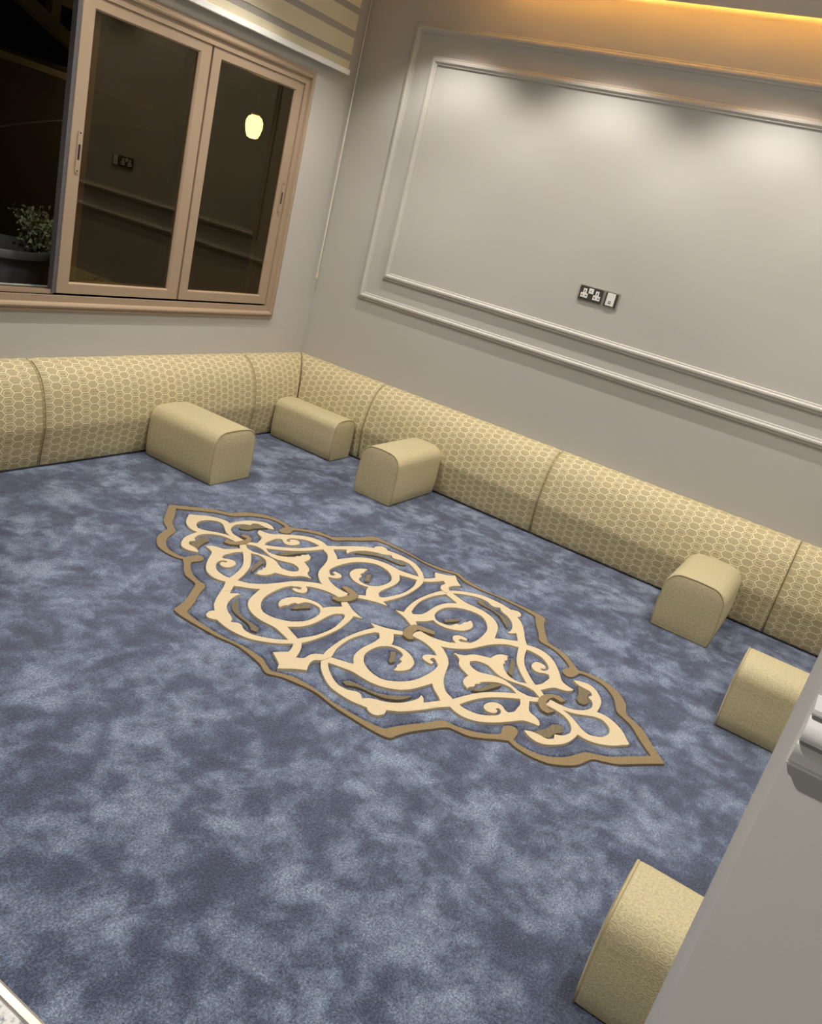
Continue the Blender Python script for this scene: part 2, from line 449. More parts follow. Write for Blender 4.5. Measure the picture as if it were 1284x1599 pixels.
for lx, zc in ((-1.937, 1.466), (-0.491, 1.463)):
    pts = []
    bm = bmesh.new()
    for yy in (0.0005, -0.0035):
        ring = []
        for k in range(24):
            a = 2*math.pi*k/24
            cz = zc + (0.082 if math.sin(a) >= 0 else -0.082)
            ring.append(bm.verts.new((lx+0.0115*math.cos(a), yy, cz+0.0115*math.sin(a))))
        pts.append(ring)
    for k in range(24): bm.faces.new((pts[0][k], pts[0][(k+1) % 24], pts[1][(k+1) % 24], pts[1][k]))
    bm.faces.new(pts[1])
    bmesh.ops.recalc_face_normals(bm, faces=bm.faces)
    la = child(new_obj('latch', bm, MAT['frame']), win)
    sl = box('slot', (lx-0.006, lx+0.006, -0.0045, -0.001, zc-0.034, zc+0.034), MAT['black'], None, 0.0015); sl.parent = la
    for dz in (0.082, -0.082):
        sc = box('screw', (lx-0.0035, lx+0.0035, -0.0045, -0.001, zc+dz-0.0035, zc+dz+0.0035), MAT['black'], None, 0.001); sc.parent = la

# ================================================================== LIGHT FITTINGS, ADDED FILL LAMP
def downlight(x, y, z, watts, label, group, size=112):
    t = tag(empty('downlight', (x, y, z)), label, 'downlight', group)
    r = lathe('trim_ring', [(0.030, -0.001), (0.044, -0.001), (0.046, 0.0), (0.046, 0.004), (0.030, 0.004)], MAT['white'], t, 28)
    r.location = (0, 0, -0.004)
    lens = lathe('lens', [(0.001, -0.001), (0.029, -0.001), (0.029, 0.001), (0.001, 0.001)], MAT['lens'], t, 24)
    lens.location = (0, 0, -0.002)
    ld = bpy.data.lights.new('downlight_lamp', 'SPOT'); ld.energy = watts; ld.color = SPOT_COL
    ld.spot_size = math.radians(size); ld.spot_blend = 0.55; ld.shadow_soft_size = 0.022
    lo = bpy.data.objects.new('downlight_lamp', ld); COL.objects.link(lo); lo.parent = t
    lo.location = (0, 0, -0.012)
    return t
MAT['lens'] = emit('downlight_lens', (1, 0.95, 0.86, 1), 4.0)
order = ['nearest the window wall', 'second from the window wall', 'third from the window wall', 'farthest from the window wall']
for i, y in enumerate((-0.77, -1.67, -2.57, -3.47)):
    downlight(-0.450, y, CEIL_Z, SPOT_W*0.78, 'round recessed downlight over the panelled wall, ' + order[i], 'downlights over the panelled wall')
for i, x in enumerate((-1.15, -2.10, -3.05)):
    downlight(x, -0.62, CEIL_Z, SPOT_W, 'round recessed downlight over the window wall, %s from the panelled wall' % ('first', 'second', 'third')[i], 'downlights over the window wall')
for i, x in enumerate((-1.15, -2.10, -3.05)):
    downlight(x, -3.72, CEIL_Z, SPOT_W, 'round recessed downlight over the doorway end, %s from the panelled wall' % ('first', 'second', 'third')[i], 'downlights over the doorway end')
downlight(-4.85, -2.75, TOP_Z, HALL_W, 'round recessed downlight in the hallway ceiling', None, 130)

MAT['opal'] = emit('opal_fill_glow', (1.0, 0.955, 0.89, 1), FILL_LAMP)
cl = tag(empty('fill_lamp', (-1.92, -2.04, CEIL_Z)), 'round opal fill lamp added in the middle of the ceiling, unseen', 'lamp')  # added out of view for soft fill; no such fitting is known here
lathe('fill_lamp_base', [(0.30, -0.02), (0.36, -0.02), (0.37, -0.01), (0.37, 0.0), (0.30, 0.0)], MAT['white'], cl, 48)
lathe('fill_diffuser', [(0.02, -0.085), (0.20, -0.080), (0.30, -0.062), (0.34, -0.035), (0.345, -0.021), (0.02, -0.021)], MAT['opal'], cl, 48)
MAT['led'] = emit('cove_led', COVE_COL+(1,), COVE_STRENGTH)
def led(name, b, label):
    tag(box(name, b, MAT['led']), label, 'led strip', 'warm cove led strips')
led('led_strip', (-0.215, -0.200, ROOM_Y+0.2, -0.85, CEIL_Z+0.052, CEIL_Z+0.062), 'warm orange cove light strip above the panelled wall')
led('led_strip', (DOOR_X+0.2, -0.60, -0.215, -0.200, CEIL_Z+0.052, CEIL_Z+0.062), 'warm orange cove light strip above the window wall')

# ================================================================== CARPET
MCX, MCY = -1.845, -2.04
carpet = tag(empty('carpet', (MCX, MCY, 0)), 'blue-grey fitted carpet with a cream and brown medallion', 'carpet')

def smooth_loop(pts, sub=3, sharp=55):
    P = [Vector((x, y)) for x, y in pts]; N = len(P); corner = []
    for i in range(N):
        a = (P[i]-P[i-1]); b = (P[(i+1) % N]-P[i])
        ang = math.degrees(a.angle(b)) if a.length > 1e-6 and b.length > 1e-6 else 0
        corner.append(ang > sharp)
    out = []
    for i in range(N):
        p1, p2 = P[i], P[(i+1) % N]
        p0 = p1-(p2-p1) if corner[i] else P[i-1]
        p3 = p2+(p2-p1) if corner[(i+1) % N] else P[(i+2) % N]
        # centripetal-ish: limit tangents so that uneven spacing does not overshoot
        L = (p2-p1).length
        m1 = (p2-p0); m2 = (p3-p1)
        m1 = m1.normalized()*min(m1.length*0.5, L) if m1.length > 1e-9 else m1
        m2 = m2.normalized()*min(m2.length*0.5, L) if m2.length > 1e-9 else m2
        for k in range(sub):
            t = k/sub
            h00 = 2*t**3-3*t**2+1; h10 = t**3-2*t**2+t; h01 = -2*t**3+3*t**2; h11 = t**3-t**2
            out.append(h00*p1 + h10*m1 + h01*p2 + h11*m2)
    return out

OUTLINES = []
def inlay(name, loops, mat, h, smooth=True):
    """raised pile piece from one outline (and holes)"""
    L = [smooth_loop(l) if smooth else [Vector(p) for p in l] for l in loops]
    OUTLINES.extend(L)
    bm = bmesh.new()
    flat = [v for l in L for v in l]
    tris = tessellate_polygon([[Vector((v.x, v.y, 0)) for v in l] for l in L])
    top = [bm.verts.new((v.x, v.y, h)) for v in flat]
    for a, b, c in tris:
        try: bm.faces.new((top[a], top[b], top[c]))
        except ValueError: pass
    i = 0
    for l in L:
        n = len(l)
        low = []
        for k in range(n):
            d = (l[(k+1) % n]-l[k-1]); nn = Vector((d.y, -d.x))
            low.append(bm.verts.new((l[k].x, l[k].y, -0.009)))
        for k in range(n):
            bm.faces.new((top[i+k], top[i+(k+1) % n], low[(k+1) % n], low[k]))
        i += n
    bmesh.ops.recalc_face_normals(bm, faces=bm.faces)
    return new_obj(name, bm, mat, carpet)

QUARTER = [
  ('scroll','cream',[(-0.032,-0.144),(-0.057,-0.107),(-0.075,-0.075),(-0.093,-0.021),(-0.11,-0.055),(-0.157,-0.042),(-0.244,-0.029),(-0.33,-0.03),(-0.408,-0.039),(-0.452,-0.049),(-0.495,-0.07),(-0.542,-0.106),(-0.582,-0.154),(-0.605,-0.194),(-0.614,-0.239),(-0.615,-0.294),(-0.602,-0.354),(-0.612,-0.363),(-0.618,-0.387),(-0.606,-0.405),(-0.579,-0.413),(-0.559,-0.406),(-0.523,-0.445),(-0.459,-0.485),(-0.389,-0.522),(-0.346,-0.551),(-0.313,-0.532),(-0.348,-0.509),(-0.408,-0.47),(-0.382,-0.454),(-0.375,-0.44),(-0.401,-0.444),(-0.455,-0.429),(-0.497,-0.402),(-0.523,-0.371),(-0.544,-0.331),(-0.572,-0.31),(-0.553,-0.291),(-0.553,-0.272),(-0.57,-0.245),(-0.571,-0.202),(-0.544,-0.154),(-0.507,-0.112),(-0.471,-0.087),(-0.431,-0.075),(-0.372,-0.054),(-0.276,-0.045),(-0.197,-0.058),(-0.142,-0.076),(-0.13,-0.093),(-0.089,-0.128),(-0.056,-0.159)]),
  ('scroll','cream',[(-0.528,-0.038),(-0.492,-0.068),(-0.485,-0.098),(-0.47,-0.145),(-0.459,-0.188),(-0.462,-0.231),(-0.462,-0.27),(-0.447,-0.321),(-0.414,-0.366),(-0.372,-0.394),(-0.314,-0.414),(-0.27,-0.427),(-0.298,-0.451),(-0.327,-0.487),(-0.349,-0.513),(-0.348,-0.549),(-0.299,-0.533),(-0.274,-0.489),(-0.221,-0.449),(-0.16,-0.423),(-0.091,-0.399),(-0.045,-0.367),(-0.002,-0.319),(0.019,-0.264),(0.018,-0.216),(0.0,-0.18),(-0.029,-0.189),(-0.027,-0.237),(-0.039,-0.28),(-0.062,-0.321),(-0.098,-0.35),(-0.127,-0.372),(-0.177,-0.384),(-0.242,-0.382),(-0.313,-0.369),(-0.369,-0.337),(-0.406,-0.293),(-0.406,-0.243),(-0.387,-0.201),(-0.366,-0.175),(-0.399,-0.151),(-0.414,-0.161),(-0.431,-0.122),(-0.446,-0.086),(-0.463,-0.052),(-0.508,-0.021)]),
  ('scroll','cream',[(-0.406,-0.156),(-0.369,-0.131),(-0.333,-0.12),(-0.288,-0.115),(-0.213,-0.118),(-0.175,-0.116),(-0.154,-0.108),(-0.12,-0.08),(-0.069,-0.121),(-0.129,-0.16),(-0.166,-0.173),(-0.152,-0.211),(-0.163,-0.259),(-0.196,-0.3),(-0.234,-0.315),(-0.272,-0.315),(-0.307,-0.297),(-0.318,-0.281),(-0.284,-0.277),(-0.279,-0.271),(-0.256,-0.272),(-0.235,-0.269),(-0.232,-0.254),(-0.195,-0.247),(-0.177,-0.221),(-0.18,-0.18),(-0.224,-0.149),(-0.286,-0.143),(-0.327,-0.151),(-0.373,-0.18)]),
  ('curl','cream',[(-0.098,-0.361),(-0.079,-0.336),(-0.095,-0.313),(-0.12,-0.301),(-0.142,-0.307),(-0.153,-0.326),(-0.153,-0.353),(-0.134,-0.354),(-0.129,-0.333),(-0.11,-0.331),(-0.105,-0.343),(-0.117,-0.358),(-0.136,-0.372)]),
  ('scroll','cream',[(-0.388,-0.483),(-0.342,-0.508),(-0.298,-0.531),(-0.235,-0.553),(-0.172,-0.58),(-0.127,-0.61),(-0.081,-0.649),(-0.048,-0.683),(-0.024,-0.722),(0.002,-0.758),(-0.027,-0.768),(-0.056,-0.736),(-0.074,-0.705),(-0.114,-0.664),(-0.159,-0.626),(-0.202,-0.6),(-0.259,-0.578),(-0.314,-0.563),(-0.348,-0.55),(-0.416,-0.5)]),
  ('scroll','cream',[(-0.348,-0.545),(-0.362,-0.579),(-0.365,-0.613),(-0.35,-0.655),(-0.322,-0.689),(-0.284,-0.72),(-0.241,-0.748),(-0.202,-0.772),(-0.189,-0.79),(-0.181,-0.819),(-0.179,-0.833),(-0.163,-0.83),(-0.144,-0.816),(-0.132,-0.794),(-0.122,-0.771),(-0.094,-0.755),(-0.06,-0.742),(-0.047,-0.732),(-0.066,-0.706),(-0.103,-0.724),(-0.139,-0.727),(-0.171,-0.729),(-0.197,-0.716),(-0.194,-0.702),(-0.177,-0.681),(-0.175,-0.659),(-0.19,-0.641),(-0.214,-0.632),(-0.241,-0.634),(-0.256,-0.649),(-0.255,-0.669),(-0.242,-0.683),(-0.224,-0.684),(-0.217,-0.671),(-0.203,-0.677),(-0.207,-0.688),(-0.223,-0.697),(-0.248,-0.695),(-0.282,-0.67),(-0.305,-0.64),(-0.313,-0.607),(-0.313,-0.577),(-0.306,-0.559),(-0.3,-0.529),(-0.343,-0.526)]),
  ('leaf','cream',[(0.009,-0.371),(0.01,-0.404),(0.006,-0.446),(-0.02,-0.46),(-0.033,-0.482),(-0.036,-0.511),(-0.021,-0.54),(-0.006,-0.568),(-0.001,-0.606),(-0.01,-0.641),(-0.025,-0.684),(-0.024,-0.713),(-0.022,-0.732),(-0.044,-0.735),(-0.058,-0.703),(-0.049,-0.681),(-0.03,-0.651),(-0.031,-0.621),(-0.043,-0.595),(-0.066,-0.571),(-0.092,-0.553),(-0.106,-0.547),(-0.112,-0.553),(-0.13,-0.541),(-0.149,-0.546),(-0.171,-0.534),(-0.187,-0.536),(-0.179,-0.527),(-0.172,-0.513),(-0.152,-0.499),(-0.122,-0.493),(-0.099,-0.494),(-0.086,-0.469),(-0.07,-0.442),(-0.048,-0.423),(-0.019,-0.41)]),
  ('leaf','cream',[(-0.02,-0.794),(-0.022,-0.838),(-0.029,-0.872),(-0.05,-0.903),(-0.081,-0.925),(-0.117,-0.934),(-0.138,-0.93),(-0.162,-0.919),(-0.179,-0.896),(-0.207,-0.905),(-0.228,-0.887),(-0.23,-0.858),(-0.236,-0.826),(-0.252,-0.805),(-0.269,-0.83),(-0.278,-0.863),(-0.268,-0.893),(-0.235,-0.924),(-0.194,-0.947),(-0.144,-0.957),(-0.103,-0.959),(-0.108,-0.983),(-0.103,-1.015),(-0.083,-1.052),(-0.048,-1.089),(0.008,-1.124),(0.03,-1.103),(0.028,-1.044),(-0.001,-1.044),(-0.034,-1.035),(-0.057,-1.013),(-0.068,-0.988),(-0.058,-0.959),(-0.04,-0.935),(-0.015,-0.903),(0.001,-0.866),(0.008,-0.831),(0.009,-0.797)]),
  ('leaf','brown',[(-0.543,-0.204),(-0.517,-0.219),(-0.51,-0.258),(-0.506,-0.3),(-0.487,-0.347),(-0.448,-0.387),(-0.411,-0.423),(-0.461,-0.406),(-0.495,-0.374),(-0.513,-0.332),(-0.521,-0.283),(-0.531,-0.251),(-0.551,-0.226)]),
  ('leaf','brown',[(-0.213,-0.201),(-0.198,-0.217),(-0.229,-0.233),(-0.264,-0.25),(-0.287,-0.246),(-0.275,-0.232),(-0.247,-0.22)]),
  ('leaf','brown',[(-0.247,-0.825),(-0.202,-0.846),(-0.158,-0.862),(-0.126,-0.865),(-0.104,-0.886),(-0.107,-0.904),(-0.143,-0.912),(-0.167,-0.896),(-0.191,-0.892),(-0.219,-0.89),(-0.23,-0.858)]),
  ('leaf','brown',[(-0.183,-0.551),(-0.109,-0.575),(-0.064,-0.588),(-0.048,-0.616),(-0.093,-0.602),(-0.158,-0.578)]),
]
FLOWER = [(-0.489,0.069),(-0.462,0.05),(-0.497,0.025),(-0.562,-0.003),(-0.541,-0.024),(-0.496,-0.024),(-0.463,-0.048),(-0.457,-0.08),(-0.495,-0.073),(-0.52,-0.055),(-0.556,-0.06),(-0.595,-0.081),(-0.627,-0.044),(-0.657,-0.021),(-0.672,-0.007),(-0.647,0.007),(-0.628,0.034),(-0.605,0.071),(-0.571,0.051),(-0.553,0.038),(-0.518,0.051)]
RINGS = [
  [(-0.047,-0.154),(-0.001,-0.138),(0.055,-0.144),(0.068,-0.161),(0.079,-0.192),(0.085,-0.233),(0.059,-0.243),(0.046,-0.206),(0.034,-0.177),(-0.002,-0.179),(-0.029,-0.189),(-0.051,-0.209),(-0.07,-0.196),(-0.064,-0.169)],
  [(-0.027,-0.764),(0.027,-0.76),(0.067,-0.781),(0.086,-0.811),(0.072,-0.842),(0.048,-0.831),(0.053,-0.798),(0.023,-0.788),(-0.014,-0.794),(-0.043,-0.816),(-0.032,-0.84),(-0.074,-0.823),(-0.069,-0.795)],
]
BORDER_IN = [(-0.697,0.0),(-0.692,-0.015),(-0.675,-0.048),(-0.662,-0.073),(-0.658,-0.163),(-0.671,-0.254),(-0.671,-0.335),(-0.667,-0.399),(-0.654,-0.457),(-0.628,-0.471),(-0.57,-0.5),(-0.507,-0.539),(-0.457,-0.561),(-0.438,-0.581),(-0.438,-0.583),(-0.435,-0.618),(-0.42,-0.663),(-0.398,-0.699),(-0.372,-0.73),(-0.341,-0.753),(-0.312,-0.745),(-0.289,-0.742),(-0.27,-0.754),(-0.26,-0.773),(-0.269,-0.788),(-0.293,-0.797),(-0.332,-0.8),(-0.342,-0.818),(-0.345,-0.859),(-0.335,-0.907),(-0.303,-0.951),(-0.262,-0.982),(-0.209,-1.005),(-0.179,-1.023),(-0.162,-1.05),(-0.133,-1.093),(-0.062,-1.151),(0.008,-1.209)]
BORDER_OUT = [(-0.722,0.0),(-0.716,-0.017),(-0.696,-0.054),(-0.673,-0.174),(-0.688,-0.267),(-0.693,-0.365),(-0.693,-0.438),(-0.688,-0.48),(-0.677,-0.502),(-0.642,-0.51),(-0.583,-0.534),(-0.527,-0.566),(-0.467,-0.603),(-0.457,-0.637),(-0.449,-0.678),(-0.418,-0.721),(-0.381,-0.759),(-0.354,-0.793),(-0.366,-0.815),(-0.373,-0.861),(-0.369,-0.907),(-0.355,-0.948),(-0.317,-0.994),(-0.276,-1.025),(-0.229,-1.041),(-0.199,-1.054),(-0.178,-1.089),(-0.15,-1.131),(-0.068,-1.199),(0.004,-1.261)]

H_C, H_B = 0.0015, 0.0005
for pi_, (name, colour, pts) in enumerate(QUARTER):
    for qi_, (sx_, sy_) in enumerate(((1, 1), (1, -1), (-1, 1), (-1, -1))):
        if sx_ < 0: q = [(0.008-x, y*sy_) for x, y in pts]
        else: q = [(x, y*sy_) for x, y in pts]
        inlay(name, [q], MAT['dark_brown' if colour == 'brown' else colour], (H_C if colour == 'cream' else H_B) + 0.00016*pi_ + 0.00004*qi_)
for s in (1, -1):
    inlay('flower', [[(x if s > 0 else 0.008-x, y) for x, y in FLOWER]], MAT['cream'], H_C+0.0025)
for r in RINGS:
    for s in (1, -1): inlay('ring', [[(x, y*s) for x, y in r]], MAT['brown'], H_C+0.003)
def close4(e):
    a = e[:]                                   # near side, from v=0 to the -v tip
    far = [(0.008-x, y) for x, y in e]
    return a + far[::-1][1:-1] + [(far[0][0], 0.0)] + [(x, -y) for x, y in far[1:]] + [(x, -y) for x, y in a[::-1][1:-1]]
bi = [(x, min(y, 0.0)) for x, y in BORDER_IN]; bo = [(x, min(y, 0.0)) for x, y in BORDER_OUT]
inlay('border_band', [close4(bo), close4(bi)], MAT['brown'], H_B)

# the blue pile: a fine grid round the medallion, carved by a groove along every inlay outline
import numpy as np
def build_pile():
    st = 0.0036; u0, u1, v0, v1 = -0.78, 0.79, -1.34, 1.34
    nu, nv = int((u1-u0)/st)+1, int((v1-v0)/st)+1
    us = np.linspace(u0, u1, nu); vs_ = np.linspace(v0, v1, nv)
    du, dv = us[1]-us[0], vs_[1]-vs_[0]
    Z = np.zeros((nu, nv)); rad, depth = 0.0115, 0.0095; k = 5
    for l in OUTLINES:
        for i in range(len(l)):
            a, b = l[i], l[(i+1) % len(l)]
            n = max(1, int((b-a).length/0.003))
            for j in range(n):
                p = a+(b-a)*(j/n)
                ci, cj = int(round((p.x-u0)/du)), int(round((p.y-v0)/dv))
                i0, i1, j0, j1 = max(ci-k, 0), min(ci+k+1, nu), max(cj-k, 0), min(cj+k+1, nv)
                if i0 >= i1 or j0 >= j1: continue
                d2 = (us[i0:i1, None]-p.x)**2 + (vs_[None, j0:j1]-p.y)**2
                h = -depth*np.clip(1.5*(1-d2/rad**2), 0, 1)
                Z[i0:i1, j0:j1] = np.minimum(Z[i0:i1, j0:j1], h)
    rng = np.random.default_rng(3)
    N = rng.normal(0, 0.0006, Z.shape); N[:2] = 0; N[-2:] = 0; N[:, :2] = 0; N[:, -2:] = 0
    Z = np.minimum(Z+N-0.0003*(N != 0), 0.0005)
    co = np.empty((nu*nv, 3)); U, V = np.meshgrid(us, vs_, indexing='ij')
    co[:, 0] = U.ravel(); co[:, 1] = V.ravel(); co[:, 2] = Z.ravel()
    I, J = np.meshgrid(np.arange(nu-1), np.arange(nv-1), indexing='ij')
    q = np.stack([I*nv+J, (I+1)*nv+J, (I+1)*nv+J+1, I*nv+J+1], -1).reshape(-1, 4)
    X0, X1, Y0, Y1 = -3.831-MCX, -MCX-0.001, ROOM_Y-MCY+0.001, -MCY-0.001
    ext = np.array([(X0, Y0, 0), (u0, Y0, 0), (u1, Y0, 0), (X1, Y0, 0), (X0, Y1, 0), (u0, Y1, 0), (u1, Y1, 0), (X1, Y1, 0),
                    (u0, v0, 0), (u1, v0, 0), (u0, v1, 0), (u1, v1, 0)], float)
    b = len(co); co = np.vstack([co, ext])
    q = np.vstack([q, np.array([(0, 1, 5, 4), (2, 3, 7, 6), (1, 2, 9, 8), (10, 11, 6, 5)])+b])
    me = bpy.data.meshes.new('pile')
    me.vertices.add(len(co)); me.vertices.foreach_set('co', co.ravel())
    me.loops.add(q.size); me.loops.foreach_set('vertex_index', q.ravel().astype(np.int32))
    me.polygons.add(len(q)); me.polygons.foreach_set('loop_start', np.arange(0, q.size, 4, dtype=np.int32))
    me.polygons.foreach_set('use_smooth', np.ones(len(q), bool))
    me.update(calc_edges=True); me.validate()
    me.materials.append(MAT['carpet'])
    o = bpy.data.objects.new('pile', me); COL.objects.link(o); o.parent = carpet
build_pile()

# ================================================================== BOLSTERS
BPROF = [(0.0, 0.004), (0.148, 0.004), (0.160, 0.009), (0.166, 0.020), (0.172, 0.07), (0.179, 0.13), (0.186, 0.185), (0.189, 0.208), (0.188, 0.222), (0.182, 0.262),
         (0.171, 0.320), (0.156, 0.375), (0.134, 0.424), (0.105, 0.462), (0.072, 0.488), (0.040, 0.502), (0.010, 0.506), (0.002, 0.504)]
def bolster(label, group, a0, a1, to3d, miter0=0, miter1=0):
    """a = coordinate along the wall; to3d(a, d, z); miter shifts the end by d"""
    root = tag(empty('bolster', to3d((a0+a1)/2, 0.08, 0.0)), label, 'bolster', group)
    inv = Matrix.Translation(-Vector(root.location))
    bm = bmesh.new(); uvl = bm.loops.layers.uv.new('UVMap')
    t = [0.0]
    for (d0, z0), (d1, z1) in zip(BPROF, BPROF[1:]): t.append(t[-1]+math.hypot(d1-d0, z1-z0))
    LL = abs(a1-a0)
    fs = sorted(set([0, .004/LL, .012/LL, .03/LL, .07/LL] + [k/12 for k in range(2, 11)] + [1-.07/LL, 1-.03/LL, 1-.012/LL, 1-.004/LL, 1])); rows = []
    for f in fs:
        row = []
        # slight pull-in at the stitched ends
        for j, (d, z) in enumerate(BPROF):
            s0 = a0 + miter0*d; s1 = a1 + miter1*d
            e = min(f, 1-f)*abs(a1-a0)
            pull = 0.006*math.exp(-e/0.008) if d > 0.1 or z > 0.4 else 0
            a = s0+(s1-s0)*f
            row.append((bm.verts.new(inv @ Vector(to3d(a, max(d-pull, 0.001), z-(pull*0.6 if z > 0.4 else 0)))), a, t[j]))
        rows.append(row)
    def face(q):
        fc = bm.faces.new([x[0] for x in q])
        for lp, x in zip(fc.loops, q): lp[uvl].uv = (x[1], x[2])
    # denser columns near the ends so that the pull-in stays local
    for A, B in zip(rows, rows[1:]):
        for j in range(len(BPROF)-1): face((A[j], A[j+1], B[j+1], B[j]))
    face(rows[0]); face(rows[-1][::-1])
    bmesh.ops.recalc_face_normals(bm, faces=bm.faces)
    c = new_obj('cushion', bm, MAT['fabric'], root); auto_smooth(c, 60)
    for a, m in ((a0, miter0), (a1, miter1)):
        if m: continue
        sg = 1 if a == min(a0, a1) else -1
        pts = [inv @ Vector(to3d(a+sg*0.004, d-0.002, z-0.001)) for d, z in BPROF[3:-2]]
        tube('piping', pts, 0.0030, MAT['piping'], root, 6)
    return root
tw = lambda a, d, z: (a, -d, z)         # against the window wall
tr_ = lambda a, d, z: (-d, a, z)        # against the panelled wall
tf = lambda a, d, z: (a, ROOM_Y+d, z)   # against the wall opposite the window
G = 0.003
bolster('gold trellis bolster under the window at the left picture edge', 'gold floor bolsters', DOOR_X+0.01, -2.118-G, tw)
bolster('long gold trellis bolster under the window, behind the leftmost armrest', 'gold floor bolsters', -2.118+G, -0.610-G, tw)
bolster('short gold trellis bolster in the corner under the window', 'gold floor bolsters', -0.610+G, 0.0, tw, 0, -1)
bolster('short gold trellis bolster on the panelled wall at the corner', 'gold floor bolsters', -0.74+0.001, 0.0, tr_, 0, -1)
bolster('gold trellis bolster on the panelled wall behind the armrest nearest the corner', 'gold floor bolsters', -2.014+G, -0.74-0.001, tr_)
bolster('long gold trellis bolster on the panelled wall behind the armrest at right', 'gold floor bolsters', -3.389+0.001, -2.014-G, tr_)
bolster('gold trellis bolster on the panelled wall at the right picture edge', 'gold floor bolsters', ROOM_Y, -3.389-0.001, tr_, 1, 0)
bolster('gold trellis bolster behind the foreground wall', 'gold floor bolsters', -3.30, 0.0, tf, 0, -1)

# ================================================================== ARMRESTS
def armrest(label, loc, rz, width, length, height=0.292, rad=0.078):
    """local: x across, y = from the bolster outwards, z up"""
    root = tag(empty('armrest', loc), label, 'armrest', 'gold floor armrests'); root.rotation_euler.z = rz
    hw = width/2
    sec = [(-hw+0.012, 0.002), (-hw+0.003, 0.010), (-hw-0.002, 0.06), (-hw-0.004, 0.11), (-hw-0.002, 0.16), (-hw+0.001, height-rad-0.012)]
    for k in range(1, 8):
        a = math.pi - k*(math.pi/2)/8
        sec.append((-hw+rad+rad*math.cos(a)-0.0+0.0, height-rad+rad*math.sin(a)))
    sec.append((-hw+rad, height)); 
    m = [(-x, z) for x, z in sec[::-1]]
    n_in = 3
    mid = [(-hw+rad+(width-2*rad)*k/(n_in+1), height+0.003*math.sin(math.pi*k/(n_in+1))) for k in range(1, n_in+1)]
    sec = sec + mid + m
    # arc length
    t = [0.0]
    for p, q in zip(sec, sec[1:]): t.append(t[-1]+math.hypot(q[0]-p[0], q[1]-p[1]))
    ys = [0.0, 0.006, 0.03, length*0.25, length*0.5, length*0.75, length-0.03, length-0.010, length-0.003, length]
    ins = [0.010, 0.002, 0.0, 0.0, 0.0, 0.0, 0.0, 0.001, 0.004, 0.009]
    bm = bmesh.new(); uvl = bm.loops.layers.uv.new('UVMap'); rows = []
    cz = height*0.5
    for y, i in zip(ys, ins):
        rows.append([(bm.verts.new((x*(1-i/hw), y, z if z < 0.02 else cz+(z-cz)*(1-i/cz))), t[j], y) for j, (x, z) in enumerate(sec)])
    def face(q, uvs=None):
        fc = bm.faces.new([x[0] for x in q])
        for lp, x in zip(fc.loops, q):
            lp[uvl].uv = (x[2], x[1]) if uvs is None else (lp.vert.co.x, lp.vert.co.z)
    for A, B in zip(rows, rows[1:]):
        for j in range(len(sec)-1): face((A[j], A[j+1], B[j+1], B[j]))
        face((A[-1], A[0], B[0], B[-1]))
    # front cap: two inner rings, slightly domed
    prev = rows[-1]
    for sc_, dy in ((0.80, 0.004), (0.45, 0.008)):
        ring = [(bm.verts.new((x*sc_, length+dy, cz+(z-cz)*sc_)), 0, 0) for x, z in sec]
        for j in range(len(sec)):
            k = (j+1) % len(sec); face((prev[j], prev[k], ring[k], ring[j]), True)
        prev = ring
    face(prev, True)
    face(rows[0][::-1], True)
    bmesh.ops.recalc_face_normals(bm, faces=bm.faces)
    c = new_obj('cushion', bm, MAT['arm_fabric'], root); auto_smooth(c, 50)
    k_ = 1-0.006/hw
    pts = [(x*k_, length-0.003, 0.006 if z < 0.02 else cz+(z-cz)*(1-0.002/cz)) for x, z in sec]
    tube('piping', pts, 0.0045, MAT['piping'], root, 6, True)
    return root
BF = 0.190
PI = math.pi
armrest('gold armrest under the window, leftmost of the six', (-1.315, -BF, 0), PI, 0.320, 0.49)
armrest('gold armrest in the corner, lying along the panelled-wall bolster', (-0.307, -BF, 0), PI, 0.222, 0.50, 0.262, 0.06)
armrest('gold armrest against the panelled wall, near the corner', (-BF, -1.215, 0), PI/2, 0.268, 0.505, 0.302)
armrest('gold armrest against the panelled wall, right of the medallion', (-BF, -3.060, 0), PI/2, 0.298, 0.478, 0.296)
armrest('gold armrest cut off by the foreground wall, beside the panelled-wall bolster', (-1.255, ROOM_Y+BF, 0), 0, 0.268, 0.502, 0.292)
armrest('gold armrest cut off by the foreground wall, nearest the camera', (-2.900, ROOM_Y+BF, 0), 0, 0.268, 0.505, 0.292)

